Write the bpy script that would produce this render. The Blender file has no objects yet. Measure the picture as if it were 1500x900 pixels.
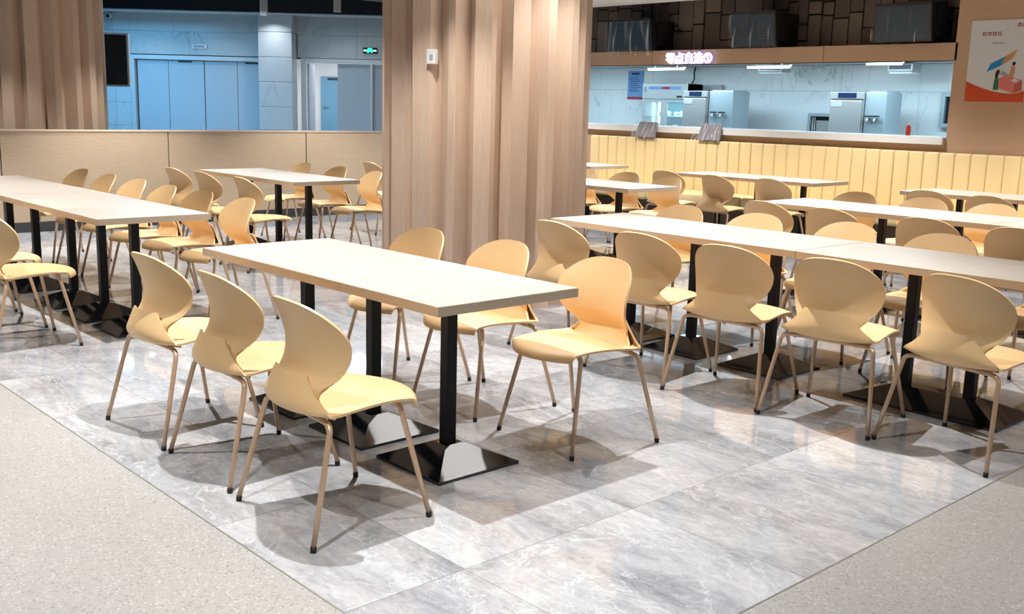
import bpy, bmesh, math, random
import numpy as np
from mathutils import Matrix, Vector
random.seed(7)
scene = bpy.context.scene
C = scene.collection

# ------------------------------------------------------------------ camera
CAM_H = 1.45
YAW, PITCH, ROLL, FPX = -0.826574, -0.1910418, 0.02618, 1515.17
fw = Vector((math.cos(PITCH)*math.sin(YAW), math.cos(PITCH)*math.cos(YAW), math.sin(PITCH)))
rt = Vector((math.cos(YAW), -math.sin(YAW), 0)); up = rt.cross(fw)
r2 = math.cos(ROLL)*rt + math.sin(ROLL)*up; u2 = -math.sin(ROLL)*rt + math.cos(ROLL)*up
cd = bpy.data.cameras.new('camera'); cam = bpy.data.objects.new('camera', cd); C.objects.link(cam)
cd.sensor_fit = 'HORIZONTAL'; cd.sensor_width = 36.0; cd.lens = FPX/1500*36.0
cd.clip_start = 0.05; cd.clip_end = 200
M = Matrix((r2, u2, -fw)).transposed().to_4x4(); M.translation = (0, 0, CAM_H)
cam.matrix_world = M
scene.camera = cam

# ------------------------------------------------------------------ world, exposure
w = bpy.data.worlds.new('world'); scene.world = w; w.use_nodes = True
w.node_tree.nodes['Background'].inputs[0].default_value = (0.95, 0.97, 1.0, 1)
w.node_tree.nodes['Background'].inputs[1].default_value = 0.035
vs = scene.view_settings
vs.view_transform = 'Standard'; vs.look = 'None'; vs.gamma = 1.0; vs.use_curve_mapping = False
vs.exposure = 0.34
scene.cycles.use_denoising = True
scene.cycles.use_adaptive_sampling = False
scene.cycles.max_bounces = 8; scene.cycles.diffuse_bounces = 3; scene.cycles.glossy_bounces = 3
scene.cycles.caustics_reflective = False; scene.cycles.caustics_refractive = False
scene.cycles.sample_clamp_indirect = 4.0

# ------------------------------------------------------------------ large lights
CEIL = 2.85
def area(name, loc, size, power, color=(1, 1, 1), size_y=None, shape=None, spread=None, rot=(0, 0, 0)):
    l = bpy.data.lights.new(name, 'AREA'); l.energy = power; l.color = color
    l.shape = shape or ('RECTANGLE' if size_y else 'SQUARE'); l.size = size
    if size_y: l.size_y = size_y
    if spread: l.spread = spread
    o = bpy.data.objects.new(name, l); C.objects.link(o); o.location = loc; o.rotation_euler = rot
    return o
def spot(name, loc, power, color, deg, blend, radius):
    l = bpy.data.lights.new(name, 'SPOT'); l.energy = power; l.color = color
    l.spot_size = math.radians(deg); l.spot_blend = blend; l.shadow_soft_size = radius
    o = bpy.data.objects.new(name, l); C.objects.link(o); o.location = loc
    return o
DOWN = [(-3.45 + 2.4*i, 2.15 + 2.45*j) for i in range(-3, 2) for j in range(0, 4)] + [(-2.35 + 2.4*i, 0.70) for i in range(-3, 1)] + [(-5.35, 4.05), (-6.95, 4.0), (-4.95, 5.2), (-11.35, 3.1), (-11.35, 5.0), (-2.25, 3.35), (-4.4, 3.55)]
FILL_SPOTS = [(-5.35, 4.05), (-6.95, 4.0), (-4.95, 5.2), (-11.35, 3.1), (-11.35, 5.0), (-2.25, 3.35), (-4.4, 3.55)]  # weaker spots added as fill to brighten the columns and chair backs
DOWN = [q for q in DOWN if math.hypot(q[0]+6.12, q[1]-5.30) > 1.05]
DOWN_POWER = 300.0
PANELS = [(-4.5, 4.72, 2.0, 0.62)]
# ------------------------------------------------------------------ materials
MATS = {}
def mat(name, color, rough=0.5, metal=0.0, spec=0.5, emit=None, estr=0.0, alpha=None):
    m = bpy.data.materials.new(name); m.use_nodes = True
    b = m.node_tree.nodes['Principled BSDF']
    b.inputs['Base Color'].default_value = (*color, 1); b.inputs['Roughness'].default_value = rough
    b.inputs['Metallic'].default_value = metal; b.inputs['Specular IOR Level'].default_value = spec
    if emit: b.inputs['Emission Color'].default_value = (*emit, 1); b.inputs['Emission Strength'].default_value = estr
    MATS[name] = m
    return m
def nd(m, t, **kw):
    n = m.node_tree.nodes.new(t)
    for k, v in kw.items(): setattr(n, k, v)
    return n
def ln(m, a, b): m.node_tree.links.new(a, b)
def bsdf(m): return m.node_tree.nodes['Principled BSDF']
def ramp(m, fac, stops):
    r = nd(m, 'ShaderNodeValToRGB'); cr = r.color_ramp
    while len(cr.elements) < len(stops): cr.elements.new(0.5)
    for e, (p, c) in zip(cr.elements, stops): e.position = p; e.color = (*c, 1)
    ln(m, fac, r.inputs[0]); return r.outputs[0]
def coords(m, scale=(1, 1, 1), rnd=0.0, kind='Object'):
    tc = nd(m, 'ShaderNodeTexCoord'); mp = nd(m, 'ShaderNodeMapping'); mp.inputs['Scale'].default_value = scale
    ln(m, tc.outputs[kind], mp.inputs['Vector'])
    if rnd:
        oi = nd(m, 'ShaderNodeObjectInfo'); mu = nd(m, 'ShaderNodeMath', operation='MULTIPLY'); mu.inputs[1].default_value = rnd
        ln(m, oi.outputs['Random'], mu.inputs[0]); cx = nd(m, 'ShaderNodeCombineXYZ')
        for k in range(3): ln(m, mu.outputs[0], cx.inputs[k])
        ln(m, cx.outputs[0], mp.inputs['Location'])
    return mp.outputs[0]
def noise(m, vec, scale, detail=4, rough=0.55, dist=0.0):
    n = nd(m, 'ShaderNodeTexNoise'); n.inputs['Scale'].default_value = scale; n.inputs['Detail'].default_value = detail
    n.inputs['Roughness'].default_value = rough; n.inputs['Distortion'].default_value = dist
    ln(m, vec, n.inputs['Vector']); return n.outputs['Fac']
def mixc(m, fac, a, b, mode='MIX'):
    x = nd(m, 'ShaderNodeMix', data_type='RGBA', blend_type=mode)
    if isinstance(fac, float): x.inputs[0].default_value = fac
    else: ln(m, fac, x.inputs[0])
    for sock, v in ((x.inputs[6], a), (x.inputs[7], b)):
        if isinstance(v, tuple): sock.default_value = (*v, 1)
        else: ln(m, v, sock)
    return x.outputs[2]
def bump(m, h, strength, dist=0.002):
    b = nd(m, 'ShaderNodeBump'); b.inputs['Strength'].default_value = strength; b.inputs['Distance'].default_value = dist
    ln(m, h, b.inputs['Height']); ln(m, b.outputs[0], bsdf(m).inputs['Normal'])
def wood(name, c0, c1, scale, rough=0.42, rnd=3.0, spec=0.4):
    m = mat(name, c0, rough, spec=spec)
    v = coords(m, scale, rnd); f = noise(m, v, 6.0, 6, 0.6, 0.6); g = noise(m, v, 30.0, 3, 0.6)
    mx = mixc(m, 0.35, ramp(m, f, [(0.3, c1), (0.7, c0)]), ramp(m, g, [(0.35, c1), (0.65, c0)]))
    ln(m, mx, bsdf(m).inputs['Base Color']); return m
# polished grey marble tiles
m = mat('marble_tile', (0.5, 0.5, 0.51), 0.06, spec=0.65)
v = coords(m, (1, 1, 1), 37.0)
mp = nd(m, 'ShaderNodeMapping'); mp.inputs['Rotation'].default_value = (0, 0, 0.6); mp.inputs['Scale'].default_value = (0.75, 1.5, 1)
ln(m, v, mp.inputs['Vector']); sv = mp.outputs[0]
cloud = noise(m, sv, 1.5, 9, 0.66, 0.9); fine = noise(m, sv, 13.0, 8, 0.72, 1.4)
base = mixc(m, 0.38, ramp(m, cloud, [(0.34, (0.17, 0.177, 0.19)), (0.45, (0.34, 0.348, 0.362)), (0.55, (0.50, 0.508, 0.52)), (0.68, (0.66, 0.665, 0.675))]),
            ramp(m, fine, [(0.32, (0.25, 0.256, 0.268)), (0.5, (0.48, 0.485, 0.495)), (0.68, (0.68, 0.685, 0.69))]))
def veins(sc, wdt, amp, dist):
    vn = noise(m, sv, sc, 9, 0.62, dist)
    vein = ramp(m, vn, [(0.5-wdt, (0, 0, 0)), (0.50, (1, 1, 1)), (0.5+wdt, (0, 0, 0))])
    vf = nd(m, 'ShaderNodeRGBToBW'); ln(m, vein, vf.inputs[0])
    vm = nd(m, 'ShaderNodeMath', operation='MULTIPLY'); vm.inputs[1].default_value = amp; ln(m, vf.outputs[0], vm.inputs[0])
    return vm.outputs[0]
c1 = mixc(m, veins(1.3, 0.006, 0.55, 1.2), base, (0.80, 0.805, 0.81))
c2 = mixc(m, veins(4.5, 0.010, 0.35, 1.8), c1, (0.76, 0.765, 0.77))
oi = nd(m, 'ShaderNodeObjectInfo')
tone = ramp(m, oi.outputs['Random'], [(0.0, (0.70, 0.71, 0.725)), (0.5, (0.84, 0.85, 0.865)), (1.0, (0.95, 0.955, 0.965))])
ln(m, mixc(m, 1.0, c2, tone, 'MULTIPLY'), bsdf(m).inputs['Base Color'])
# speckled terrazzo
m = mat('terrazzo', (0.4, 0.39, 0.36), 0.35, spec=0.4)
v = coords(m)
vo = nd(m, 'ShaderNodeTexVoronoi'); vo.inputs['Scale'].default_value = 150; ln(m, v, vo.inputs['Vector'])
sep = nd(m, 'ShaderNodeSeparateColor'); ln(m, vo.outputs['Color'], sep.inputs[0])
chips = ramp(m, sep.outputs[0], [(0.07, (0.13, 0.128, 0.12)), (0.11, (0.355, 0.352, 0.335)), (0.91, (0.39, 0.387, 0.365)), (0.95, (0.66, 0.655, 0.63))])
big = noise(m, v, 1.2, 3); fine = noise(m, v, 160.0, 2)
cc = mixc(m, 0.35, chips, ramp(m, fine, [(0.3, (0.275, 0.272, 0.255)), (0.7, (0.44, 0.437, 0.415))]))
ln(m, mixc(m, 0.35, cc, ramp(m, big, [(0.3, (0.33, 0.327, 0.31)), (0.7, (0.41, 0.407, 0.385))])), bsdf(m).inputs['Base Color'])
mat('grout', (0.16, 0.16, 0.16), 0.8)
mat('steel_strip', (0.55, 0.55, 0.54), 0.3, 0.8)
wood('table_laminate', (0.64, 0.575, 0.505), (0.50, 0.44, 0.375), (1.2, 9, 9), 0.38)
wood('table_edge', (0.72, 0.58, 0.43), (0.58, 0.455, 0.325), (2.5, 25, 45), 0.5)
m = mat('chair_shell', (0.81, 0.55, 0.28), 0.40, spec=0.45)
mat('chair_leg', (0.62, 0.42, 0.27), 0.30, 0.25)
mat('black_rubber', (0.008, 0.008, 0.008), 0.5)
mat('black_metal', (0.007, 0.0075, 0.009), 0.40, 0.0, spec=0.25)
mat('black_gloss', (0.006, 0.0065, 0.008), 0.07, 0.0, spec=0.95)
wood('column_wood', (0.70, 0.535, 0.41), (0.58, 0.415, 0.30), (14, 14, 0.5), 0.5)
mat('column_core', (0.05, 0.03, 0.02), 0.8)
wood('partition_wood', (0.56, 0.435, 0.31), (0.45, 0.335, 0.225), (14, 1.0, 14), 0.45)
wood('brown_panel', (0.60, 0.40, 0.265), (0.53, 0.345, 0.22), (1.0, 14, 14), 0.5)
mat('white_trim', (0.80, 0.79, 0.76), 0.4)
mat('skirting', (0.04, 0.042, 0.045), 0.15)
mat('bench_vinyl', (0.88, 0.68, 0.36), 0.42)
mat('bench_plinth', (0.10, 0.07, 0.05), 0.6)
mat('ceiling_low_bounce', (0.13, 0.129, 0.127), 0.8)  # ceiling darkened on purpose to cut bounced fill and deepen floor shadows
mat('ceiling_dark', (0.015, 0.018, 0.028), 0.7)
mat('counter_stone', (0.86, 0.85, 0.83), 0.25)
m = mat('dark_cladding', (0.085, 0.062, 0.052), 0.55)
oi = nd(m, 'ShaderNodeObjectInfo')
ln(m, ramp(m, oi.outputs['Random'], [(0.0, (0.14, 0.105, 0.09)), (0.5, (0.20, 0.15, 0.122)), (1.0, (0.26, 0.20, 0.16))]), bsdf(m).inputs['Base Color'])
mat('cladding_gap', (0.006, 0.005, 0.005), 0.9)
def marble_wall(name, c, vein, sc):
    m = mat(name, c, 0.22); v = coords(m, (1, 1, 1), 11.0)
    mp = nd(m, 'ShaderNodeMapping'); mp.inputs['Rotation'].default_value = (0.4, 0.7, 0.5); mp.inputs['Scale'].default_value = (1, 1, 0.35)
    ln(m, v, mp.inputs['Vector'])
    n = noise(m, mp.outputs[0], sc, 6, 0.6, 1.2); g = noise(m, v, sc*0.7, 3)
    vv = ramp(m, n, [(0.485, (0, 0, 0)), (0.5, (1, 1, 1)), (0.512, (0, 0, 0))]); bw = nd(m, 'ShaderNodeRGBToBW'); ln(m, vv, bw.inputs[0])
    gm = ramp(m, g, [(0.45, (0, 0, 0)), (0.65, (1, 1, 1))]); gb = nd(m, 'ShaderNodeRGBToBW'); ln(m, gm, gb.inputs[0])
    mm = nd(m, 'ShaderNodeMath', operation='MULTIPLY'); ln(m, bw.outputs[0], mm.inputs[0]); ln(m, gb.outputs[0], mm.inputs[1])
    ln(m, mixc(m, mm.outputs[0], c, vein), bsdf(m).inputs['Base Color']); return m
marble_wall('kitchen_marble', (0.74, 0.76, 0.76), (0.46, 0.48, 0.50), 1.5)
marble_wall('hall_marble', (0.60, 0.62, 0.63), (0.40, 0.41, 0.43), 1.0)
mat('door_paint', (0.50, 0.55, 0.60), 0.4)
mat('door_frame', (0.68, 0.70, 0.72), 0.35, 0.2)
mat('door_blue', (0.16, 0.36, 0.52), 0.4)
mat('door_gap', (0.02, 0.03, 0.05), 0.6)
mat('white_wall', (0.80, 0.80, 0.80), 0.6)
mat('stainless', (0.42, 0.41, 0.40), 0.35, 0.5)
mat('stainless_blue', (0.36, 0.42, 0.45), 0.4, 0.3)
mat('fridge_body', (0.55, 0.57, 0.58), 0.35, 0.4)
mat('display_blue', (0.01, 0.02, 0.06), 0.2)
mat('dark_glass', (0.012, 0.016, 0.025), 0.12)
mat('screen_navy', (0.012, 0.035, 0.065), 0.25)
mat('dark_housing', (0.012, 0.012, 0.014), 0.5)
mat('fridge_inside', (0.10, 0.42, 0.52), 0.5)
mat('fridge_tube', (0.9, 1, 1), 0.5, emit=(0.75, 0.95, 1.0), estr=3.5)
mat('lamp_tube', (1, 1, 1), 0.5, emit=(0.85, 0.96, 1.0), estr=8.0)
mat('sign_light', (1, 1, 1), 0.5, emit=(0.86, 0.84, 1.0), estr=5.0)
mat('sign_halo', (0.10, 0.09, 0.45), 0.5, emit=(0.22, 0.16, 1.0), estr=1.2)  # violet glow fringe around the sign letters, made as an emissive colour
mat('exit_green', (0.0, 0.4, 0.2), 0.5, emit=(0.02, 0.9, 0.38), estr=2.2)
mat('exit_mint', (0.4, 0.9, 0.7), 0.5, emit=(0.35, 1.0, 0.70), estr=1.6)
mat('downlight_trim', (0.75, 0.75, 0.75), 0.4)
mat('paper_white', (0.70, 0.71, 0.74), 0.6)
mat('paper_blue', (0.16, 0.33, 0.62), 0.6)
mat('print_red', (0.42, 0.02, 0.03), 0.6)
mat('print_orange', (0.62, 0.075, 0.012), 0.6)
mat('print_grey', (0.36, 0.36, 0.40), 0.6)
mat('print_sky', (0.01, 0.25, 0.60), 0.6)
mat('print_tan', (0.60, 0.30, 0.14), 0.6)
mat('print_pink', (0.72, 0.20, 0.17), 0.6)
mat('print_rose', (0.50, 0.12, 0.09), 0.6)
mat('print_green', (0.004, 0.16, 0.06), 0.6)
mat('print_black', (0.01, 0.01, 0.012), 0.6)
mat('print_navy', (0.02, 0.03, 0.15), 0.6)
mat('bottle_red', (0.65, 0.05, 0.02), 0.35)
mat('white_plastic', (0.78, 0.78, 0.78), 0.35)
mat('pos_grey', (0.22, 0.20, 0.21), 0.4)
m = mat('plastic_film', (0.85, 0.88, 0.92), 0.12, spec=0.5)
tr = nd(m, 'ShaderNodeBsdfTransparent'); mx = nd(m, 'ShaderNodeMixShader')
lw = nd(m, 'ShaderNodeLayerWeight'); lw.inputs['Blend'].default_value = 0.5
mr = nd(m, 'ShaderNodeMapRange'); mr.inputs[1].default_value = 0.25; mr.inputs[2].default_value = 1.0; mr.inputs[3].default_value = 0.045; mr.inputs[4].default_value = 0.85
ln(m, lw.outputs['Facing'], mr.inputs[0]); ln(m, mr.outputs[0], mx.inputs[0]); ln(m, tr.outputs[0], mx.inputs[1]); ln(m, bsdf(m).outputs[0], mx.inputs[2])
ln(m, mx.outputs[0], m.node_tree.nodes['Material Output'].inputs['Surface'])
m = mat('clear_glass', (0.9, 0.97, 1.0), 0.02)
tr = nd(m, 'ShaderNodeBsdfTransparent'); mx = nd(m, 'ShaderNodeMixShader'); mx.inputs[0].default_value = 0.12
ln(m, tr.outputs[0], mx.inputs[1]); ln(m, bsdf(m).outputs[0], mx.inputs[2]); ln(m, mx.outputs[0], m.node_tree.nodes['Material Output'].inputs['Surface'])

ORD = ['first', 'second', 'third', 'fourth', 'fifth', 'sixth']
# ------------------------------------------------------------------ geometry helpers
def thing(name, label, cat, loc=(0, 0, 0), rotz=0.0, group=None, kind=None):
    o = bpy.data.objects.new(name, None); C.objects.link(o); o.empty_display_size = 0.1
    o.location = loc; o.rotation_euler = (0, 0, rotz)
    return tag(o, label, cat, group, kind)
def tag(o, label=None, cat=None, group=None, kind=None):
    if label: o['label'] = label
    if cat: o['category'] = cat
    if group: o['group'] = group
    if kind: o['kind'] = kind
    return o
def mesh_obj(name, me, parent=None, loc=(0, 0, 0), rotz=0.0):
    o = bpy.data.objects.new(name, me); C.objects.link(o); o.location = loc; o.rotation_euler = (0, 0, rotz)
    if parent: o.parent = parent
    return o
def to_mesh(name, verts, faces, m, smooth=False):
    me = bpy.data.meshes.new(name); me.from_pydata([tuple(v) for v in verts], [], faces); me.update()
    me.materials.append(MATS[m])
    if smooth:
        for p in me.polygons: p.use_smooth = True
    return me
BOXF = [(0, 3, 2, 1), (4, 5, 6, 7), (0, 1, 5, 4), (1, 2, 6, 5), (2, 3, 7, 6), (3, 0, 4, 7)]
def boxv(x0, x1, y0, y1, z0, z1):
    return [(x0, y0, z0), (x1, y0, z0), (x1, y1, z0), (x0, y1, z0), (x0, y0, z1), (x1, y0, z1), (x1, y1, z1), (x0, y1, z1)]
def bm_finish(name, bm, m, smooth=False):
    bmesh.ops.recalc_face_normals(bm, faces=bm.faces)
    me = bpy.data.meshes.new(name); bm.to_mesh(me); bm.free(); me.materials.append(MATS[m])
    if smooth:
        for p in me.polygons: p.use_smooth = True
    return me
def box_mesh(name, b, m, bev=0.0, seg=2):
    bm = bmesh.new(); vs_ = [bm.verts.new(p) for p in boxv(*b)]
    for f in BOXF: bm.faces.new([vs_[i] for i in f])
    if bev: bmesh.ops.bevel(bm, geom=list(bm.edges), offset=bev, segments=seg, affect='EDGES', profile=0.5)
    return bm_finish(name, bm, m, False)
def boxes_mesh(name, bl, m):
    v, f = [], []
    for b in bl:
        k = len(v); v += boxv(*b); f += [tuple(i+k for i in q) for q in BOXF]
    return to_mesh(name, v, f, m)
def box(name, b, m, parent=None, bev=0.0, seg=2, loc=(0, 0, 0), rotz=0.0):
    return mesh_obj(name, box_mesh(name, b, m, bev, seg), parent, loc, rotz)
def tube_mesh(name, pts, rad, m, n=10, caps=True):
    pts = [Vector(p) for p in pts]; v, f = [], []
    rads = rad if isinstance(rad, (list, tuple)) else [rad]*len(pts)
    ref = None
    for i, p in enumerate(pts):
        t = (pts[min(i+1, len(pts)-1)] - pts[max(i-1, 0)]).normalized()
        if ref is None:
            ref = t.orthogonal().normalized()
        ref = (ref - t*ref.dot(t)).normalized(); b = t.cross(ref)
        for k in range(n):
            a = 2*math.pi*k/n; v.append(p + (ref*math.cos(a) + b*math.sin(a))*rads[i])
    for i in range(len(pts)-1):
        for k in range(n):
            f.append((i*n+k, i*n+(k+1) % n, (i+1)*n+(k+1) % n, (i+1)*n+k))
    if caps: f.append(tuple(range(n))[::-1]); f.append(tuple(range((len(pts)-1)*n, len(pts)*n)))
    me = to_mesh(name, v, f, m, True)
    return me
def lathe_mesh(name, prof, m, n=20):
    v, f = [], []
    for r, z in prof:
        for k in range(n):
            a = 2*math.pi*k/n; v.append((r*math.cos(a), r*math.sin(a), z))
    for i in range(len(prof)-1):
        for k in range(n): f.append((i*n+k, i*n+(k+1) % n, (i+1)*n+(k+1) % n, (i+1)*n+k))
    f.append(tuple(range(n))[::-1]); f.append(tuple(range((len(prof)-1)*n, len(prof)*n)))
    return to_mesh(name, v, f, m)
def prism_mesh(name, outline, depth, m, axis='y'):
    """outline in (x, z); extruded along y from 0 to depth"""
    n = len(outline); v = [(x, 0, z) for x, z in outline] + [(x, depth, z) for x, z in outline]
    bm = bmesh.new(); bv = [bm.verts.new(p) for p in v]
    bm.faces.new(bv[:n]); bm.faces.new(bv[n:][::-1])
    for i in range(n): bm.faces.new((bv[i], bv[(i+1) % n], bv[n+(i+1) % n], bv[n+i]))
    return bm_finish(name, bm, m)
def cr(keys, n):
    """smooth resample of key rows (Catmull-Rom)"""
    K = np.array(keys, float); out = []
    P = np.vstack([2*K[0]-K[1], K, 2*K[-1]-K[-2]]); seg = len(K)-1
    for i in range(n):
        u = i/(n-1)*seg; k = min(int(u), seg-1); t = u-k
        a, b, c, d = P[k], P[k+1], P[k+2], P[k+3]
        out.append(0.5*((2*b)+(-a+c)*t+(2*a-5*b+4*c-d)*t*t+(-a+3*b-3*c+d)*t**3))
    return np.array(out)
def shell_mesh(name, rows, nt, thick, m):
    """rows: (y, z, halfwidth, ky, kz); a curved sheet with real thickness"""
    ns = len(rows); P = np.zeros((ns, nt, 3))
    if np.ndim(rows) == 3: P = np.array(rows)
    else:
        for i, (y, z, hw, ky, kz) in enumerate(rows):
            for j in range(nt):
                t = -1 + 2*j/(nt-1); P[i, j] = (hw*t, y + ky*t*t, z + kz*t*t)
    du = np.gradient(P, axis=0); dv = np.gradient(P, axis=1)
    N = np.cross(du, dv); N /= np.linalg.norm(N, axis=2, keepdims=True) + 1e-9
    A = (P + N*thick/2).reshape(-1, 3); B = (P - N*thick/2).reshape(-1, 3)
    n = ns*nt; v = list(map(tuple, A)) + list(map(tuple, B)); f = []
    for i in range(ns-1):
        for j in range(nt-1):
            a, b, c, d = i*nt+j, i*nt+j+1, (i+1)*nt+j+1, (i+1)*nt+j
            f.append((a, b, c, d)); f.append((n+a, n+d, n+c, n+b))
    rim = [j for j in range(nt)] + [i*nt+nt-1 for i in range(1, ns)] + [(ns-1)*nt+j for j in range(nt-2, -1, -1)] + [i*nt for i in range(ns-2, 0, -1)]
    for k in range(len(rim)):
        a, b = rim[k], rim[(k+1) % len(rim)]; f.append((b, a, n+a, n+b))
    bm = bmesh.new(); bv = [bm.verts.new(p) for p in v]
    for q in f: bm.faces.new([bv[i] for i in q])
    bm.normal_update()
    me = bm_finish(name, bm, m, True)
    rimset = set(rim)
    e_sharp = me.attributes.new('sharp_edge', 'BOOLEAN', 'EDGE')
    for e in me.edges:
        a, b = e.vertices
        same = (a < n) == (b < n); aa, bb = a % n, b % n
        if same and aa in rimset and bb in rimset and (abs(aa-bb) == 1 or abs(aa-bb) == nt): e_sharp.data[e.index].value = True
    return me
def dup(root, loc, rotz, label):
    r = root.copy(); C.objects.link(r); r.location = loc; r.rotation_euler = (0, 0, rotz); r['label'] = label
    for ch in list(root.children):
        c = ch.copy(); C.objects.link(c); c.parent = r
        for g in ch.children:
            d = g.copy(); C.objects.link(d); d.parent = c
    return r
def struct(name, b, m, bev=0.0):
    o = box(name, b, m, None, bev); o['kind'] = 'structure'; return o

# ------------------------------------------------------------------ floors
floor = struct('floor', (-11.72, -1.61, 1.535, 11.1, -0.05, -0.02), 'grout')
xs = [-1.61] + [-2.35 - 0.8*k for k in range(0, 12)] + [-11.72]
ys = [1.535] + [1.99 + 0.8*k for k in range(0, 12)] + [11.1]
tile_cache = {}
for i in range(len(xs)-1):
    for j in range(len(ys)-1):
        wx = round(xs[i]-xs[i+1], 4); wy = round(ys[j+1]-ys[j], 4); key = (wx, wy)
        if key not in tile_cache:
            tile_cache[key] = box_mesh('tile', (-wx/2+0.0008, wx/2-0.0008, -wy/2+0.0008, wy/2-0.0008, -0.02, 0.0), 'marble_tile')
        mesh_obj('tile', tile_cache[key], floor, ((xs[i]+xs[i+1])/2, (ys[j]+ys[j+1])/2, 0))
f2 = struct('floor', (-12.5, 4.0, -3.5, 1.532, -0.05, 0.0), 'terrazzo')
f3 = struct('floor', (-1.607, 4.0, 1.532, 11.1, -0.05, 0.0), 'terrazzo')
struct('trim_1', (-11.7, -1.6065, 1.5305, 1.5365, -0.02, 0.0012), 'steel_strip')
struct('trim_2', (-1.612, -1.606, 1.5365, 11.0, -0.02, 0.0012), 'steel_strip')
f4 = struct('floor', (-34.0, -11.72, -3.5, 26.0, -0.05, 0.0), 'terrazzo')
f5 = struct('floor', (-11.72, 4.0, 11.1, 26.0, -0.05, 0.0), 'terrazzo')

# ------------------------------------------------------------------ ceiling
ceil = struct('ceiling', (-12.4, 4.0, -3.5, 10.85, CEIL, CEIL+0.12), 'ceiling_low_bounce')
struct('trim_3', (-12.4, 4.0, 9.9, 10.79, CEIL-0.02, CEIL), 'white_trim')
ring = lathe_mesh('trim_ring', [(0.045, 0.0), (0.062, -0.004), (0.062, 0.006), (0.045, 0.006)], 'downlight_trim', 20)
for i, (x, y) in enumerate(DOWN):  # DOWN also holds the added fill spots, rings included
    o = mesh_obj('trim_ring', ring, ceil, (x, y, CEIL-0.006))
    spot('downlight_and_fill', (x, y, CEIL-0.03), DOWN_POWER*(0.62 if y < 1.5 else (0.45 if x > -1.1 else (0.75 if y > 9 else ((0.25 if y in (5.2, 3.35, 3.55) else 0.45) if (x, y) in FILL_SPOTS else 1.0)))), (1.0, 0.98, 0.965), 112 if y > 9 else 86, 0.7, 0.02)
for (x, y, a, b) in PANELS:
    box('panel_frame', (x-a/2-0.03, x+a/2+0.03, y-b/2-0.03, y+b/2+0.03, CEIL-0.02, CEIL), 'downlight_trim', ceil)
    area('ceiling_panel', (x, y, CEIL-0.025), a, 12*a*b, (1.0, 0.98, 0.96), size_y=b)

# ------------------------------------------------------------------ partition with wood panels
part = thing('wall_left', None, None, (-11.6, 0, 0)); part['kind'] = 'structure'
seams = [5.22-1.823*2, 5.22-1.823, 5.22, 7.045, 8.87, 10.69]
seams = [0.0-0.25] + seams
core = box('core', (-0.10, -0.014, -0.25, 10.69, 0.0, 1.06), 'column_core', part)
for a, b in zip(seams[:-1], seams[1:]):
    box('panel', (-0.014, 0.004, a+0.006, b-0.006, 0.108, 1.062), 'partition_wood', part, 0.002, 1)
    k = (b-a)/3
    for q in range(3):
        box('skirting_tile', (-0.014, 0.010, a+k*q+0.003, a+k*(q+1)-0.003, 0.0, 0.104), 'skirting', part, 0.002, 1)
box('cap', (-0.11, 0.010, -0.25, 10.69, 1.062, 1.084), 'partition_wood', part, 0.003, 1)

# ------------------------------------------------------------------ fluted columns
def fluted_column(name, label, loc, spin):
    t = thing(name, label, 'column', loc, spin, 'fluted wood columns')
    mesh_obj('core', lathe_mesh('core', [(0.665, 0.0), (0.665, CEIL)], 'column_core', 40), t)
    pol = lambda r, d: (r*math.cos(math.radians(d)), r*math.sin(math.radians(d)))
    kinds = []
    for prof in ([(0.685, 0), (0.775, 7.5), (0.795, 11.5), (0.685, 18)], [(0.685, 0), (0.795, 4.5), (0.765, 14.5), (0.685, 18)],
                 [(0.685, 0), (0.79, 3.5), (0.785, 12.0), (0.685, 18)]):
        bl = []
        for (ra, da), (rb, db) in zip(prof[:-1], prof[1:]):
            a, b = pol(ra, da), pol(rb, db); a2, b2 = pol(ra-0.02, da), pol(rb-0.02, db)
            q = [a, b, b2, a2]; v = [(x, y, 0) for x, y in q] + [(x, y, CEIL) for x, y in q]
            bm = bmesh.new(); bv = [bm.verts.new(p) for p in v]
            for fc in BOXF: bm.faces.new([bv[i] for i in fc])
            bl.append(bm_finish('board', bm, 'column_wood'))
        kinds.append(bl)
    order = [0, 2, 1, 0, 1, 2, 1, 0, 2, 1, 0, 1, 2, 0, 1, 1, 0, 2, 1, 0]
    for u in range(20):
        for me in kinds[order[u]]: mesh_obj('board', me, t, (0, 0, 0), math.radians(18*u))
    return t
COL = (-6.12, 5.30)
col1 = fluted_column('fluted_column', 'fluted wood column between the tables in the middle, with a white switch plate', (*COL, 0), math.radians(4))
col2 = fluted_column('fluted_column', 'fluted wood column behind the low partition, at the left of the picture', (-12.78, 4.15, 0), math.radians(9))
# switch plate on the near column
d = Vector((-0.78845, 0.61509)); 
pt = None
for k in range(2000):
    q = d*(5.0 + k*0.003)
    if (q - Vector(COL)).length < 0.785: pt = q; break
ang = math.atan2(pt.y-COL[1], pt.x-COL[0])
sw = thing('switch_plate', 'small white switch plate on the fluted column', 'switch', (pt.x, pt.y, 1.78), ang+math.pi/2)
mesh_obj('plate', box_mesh('plate', (-0.035, 0.035, -0.012, 0.03, -0.05, 0.05), 'white_plastic', 0.003), sw)
box('rocker', (-0.004, 0.018, -0.016, -0.011, -0.018, 0.014), 'print_grey', sw)

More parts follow.
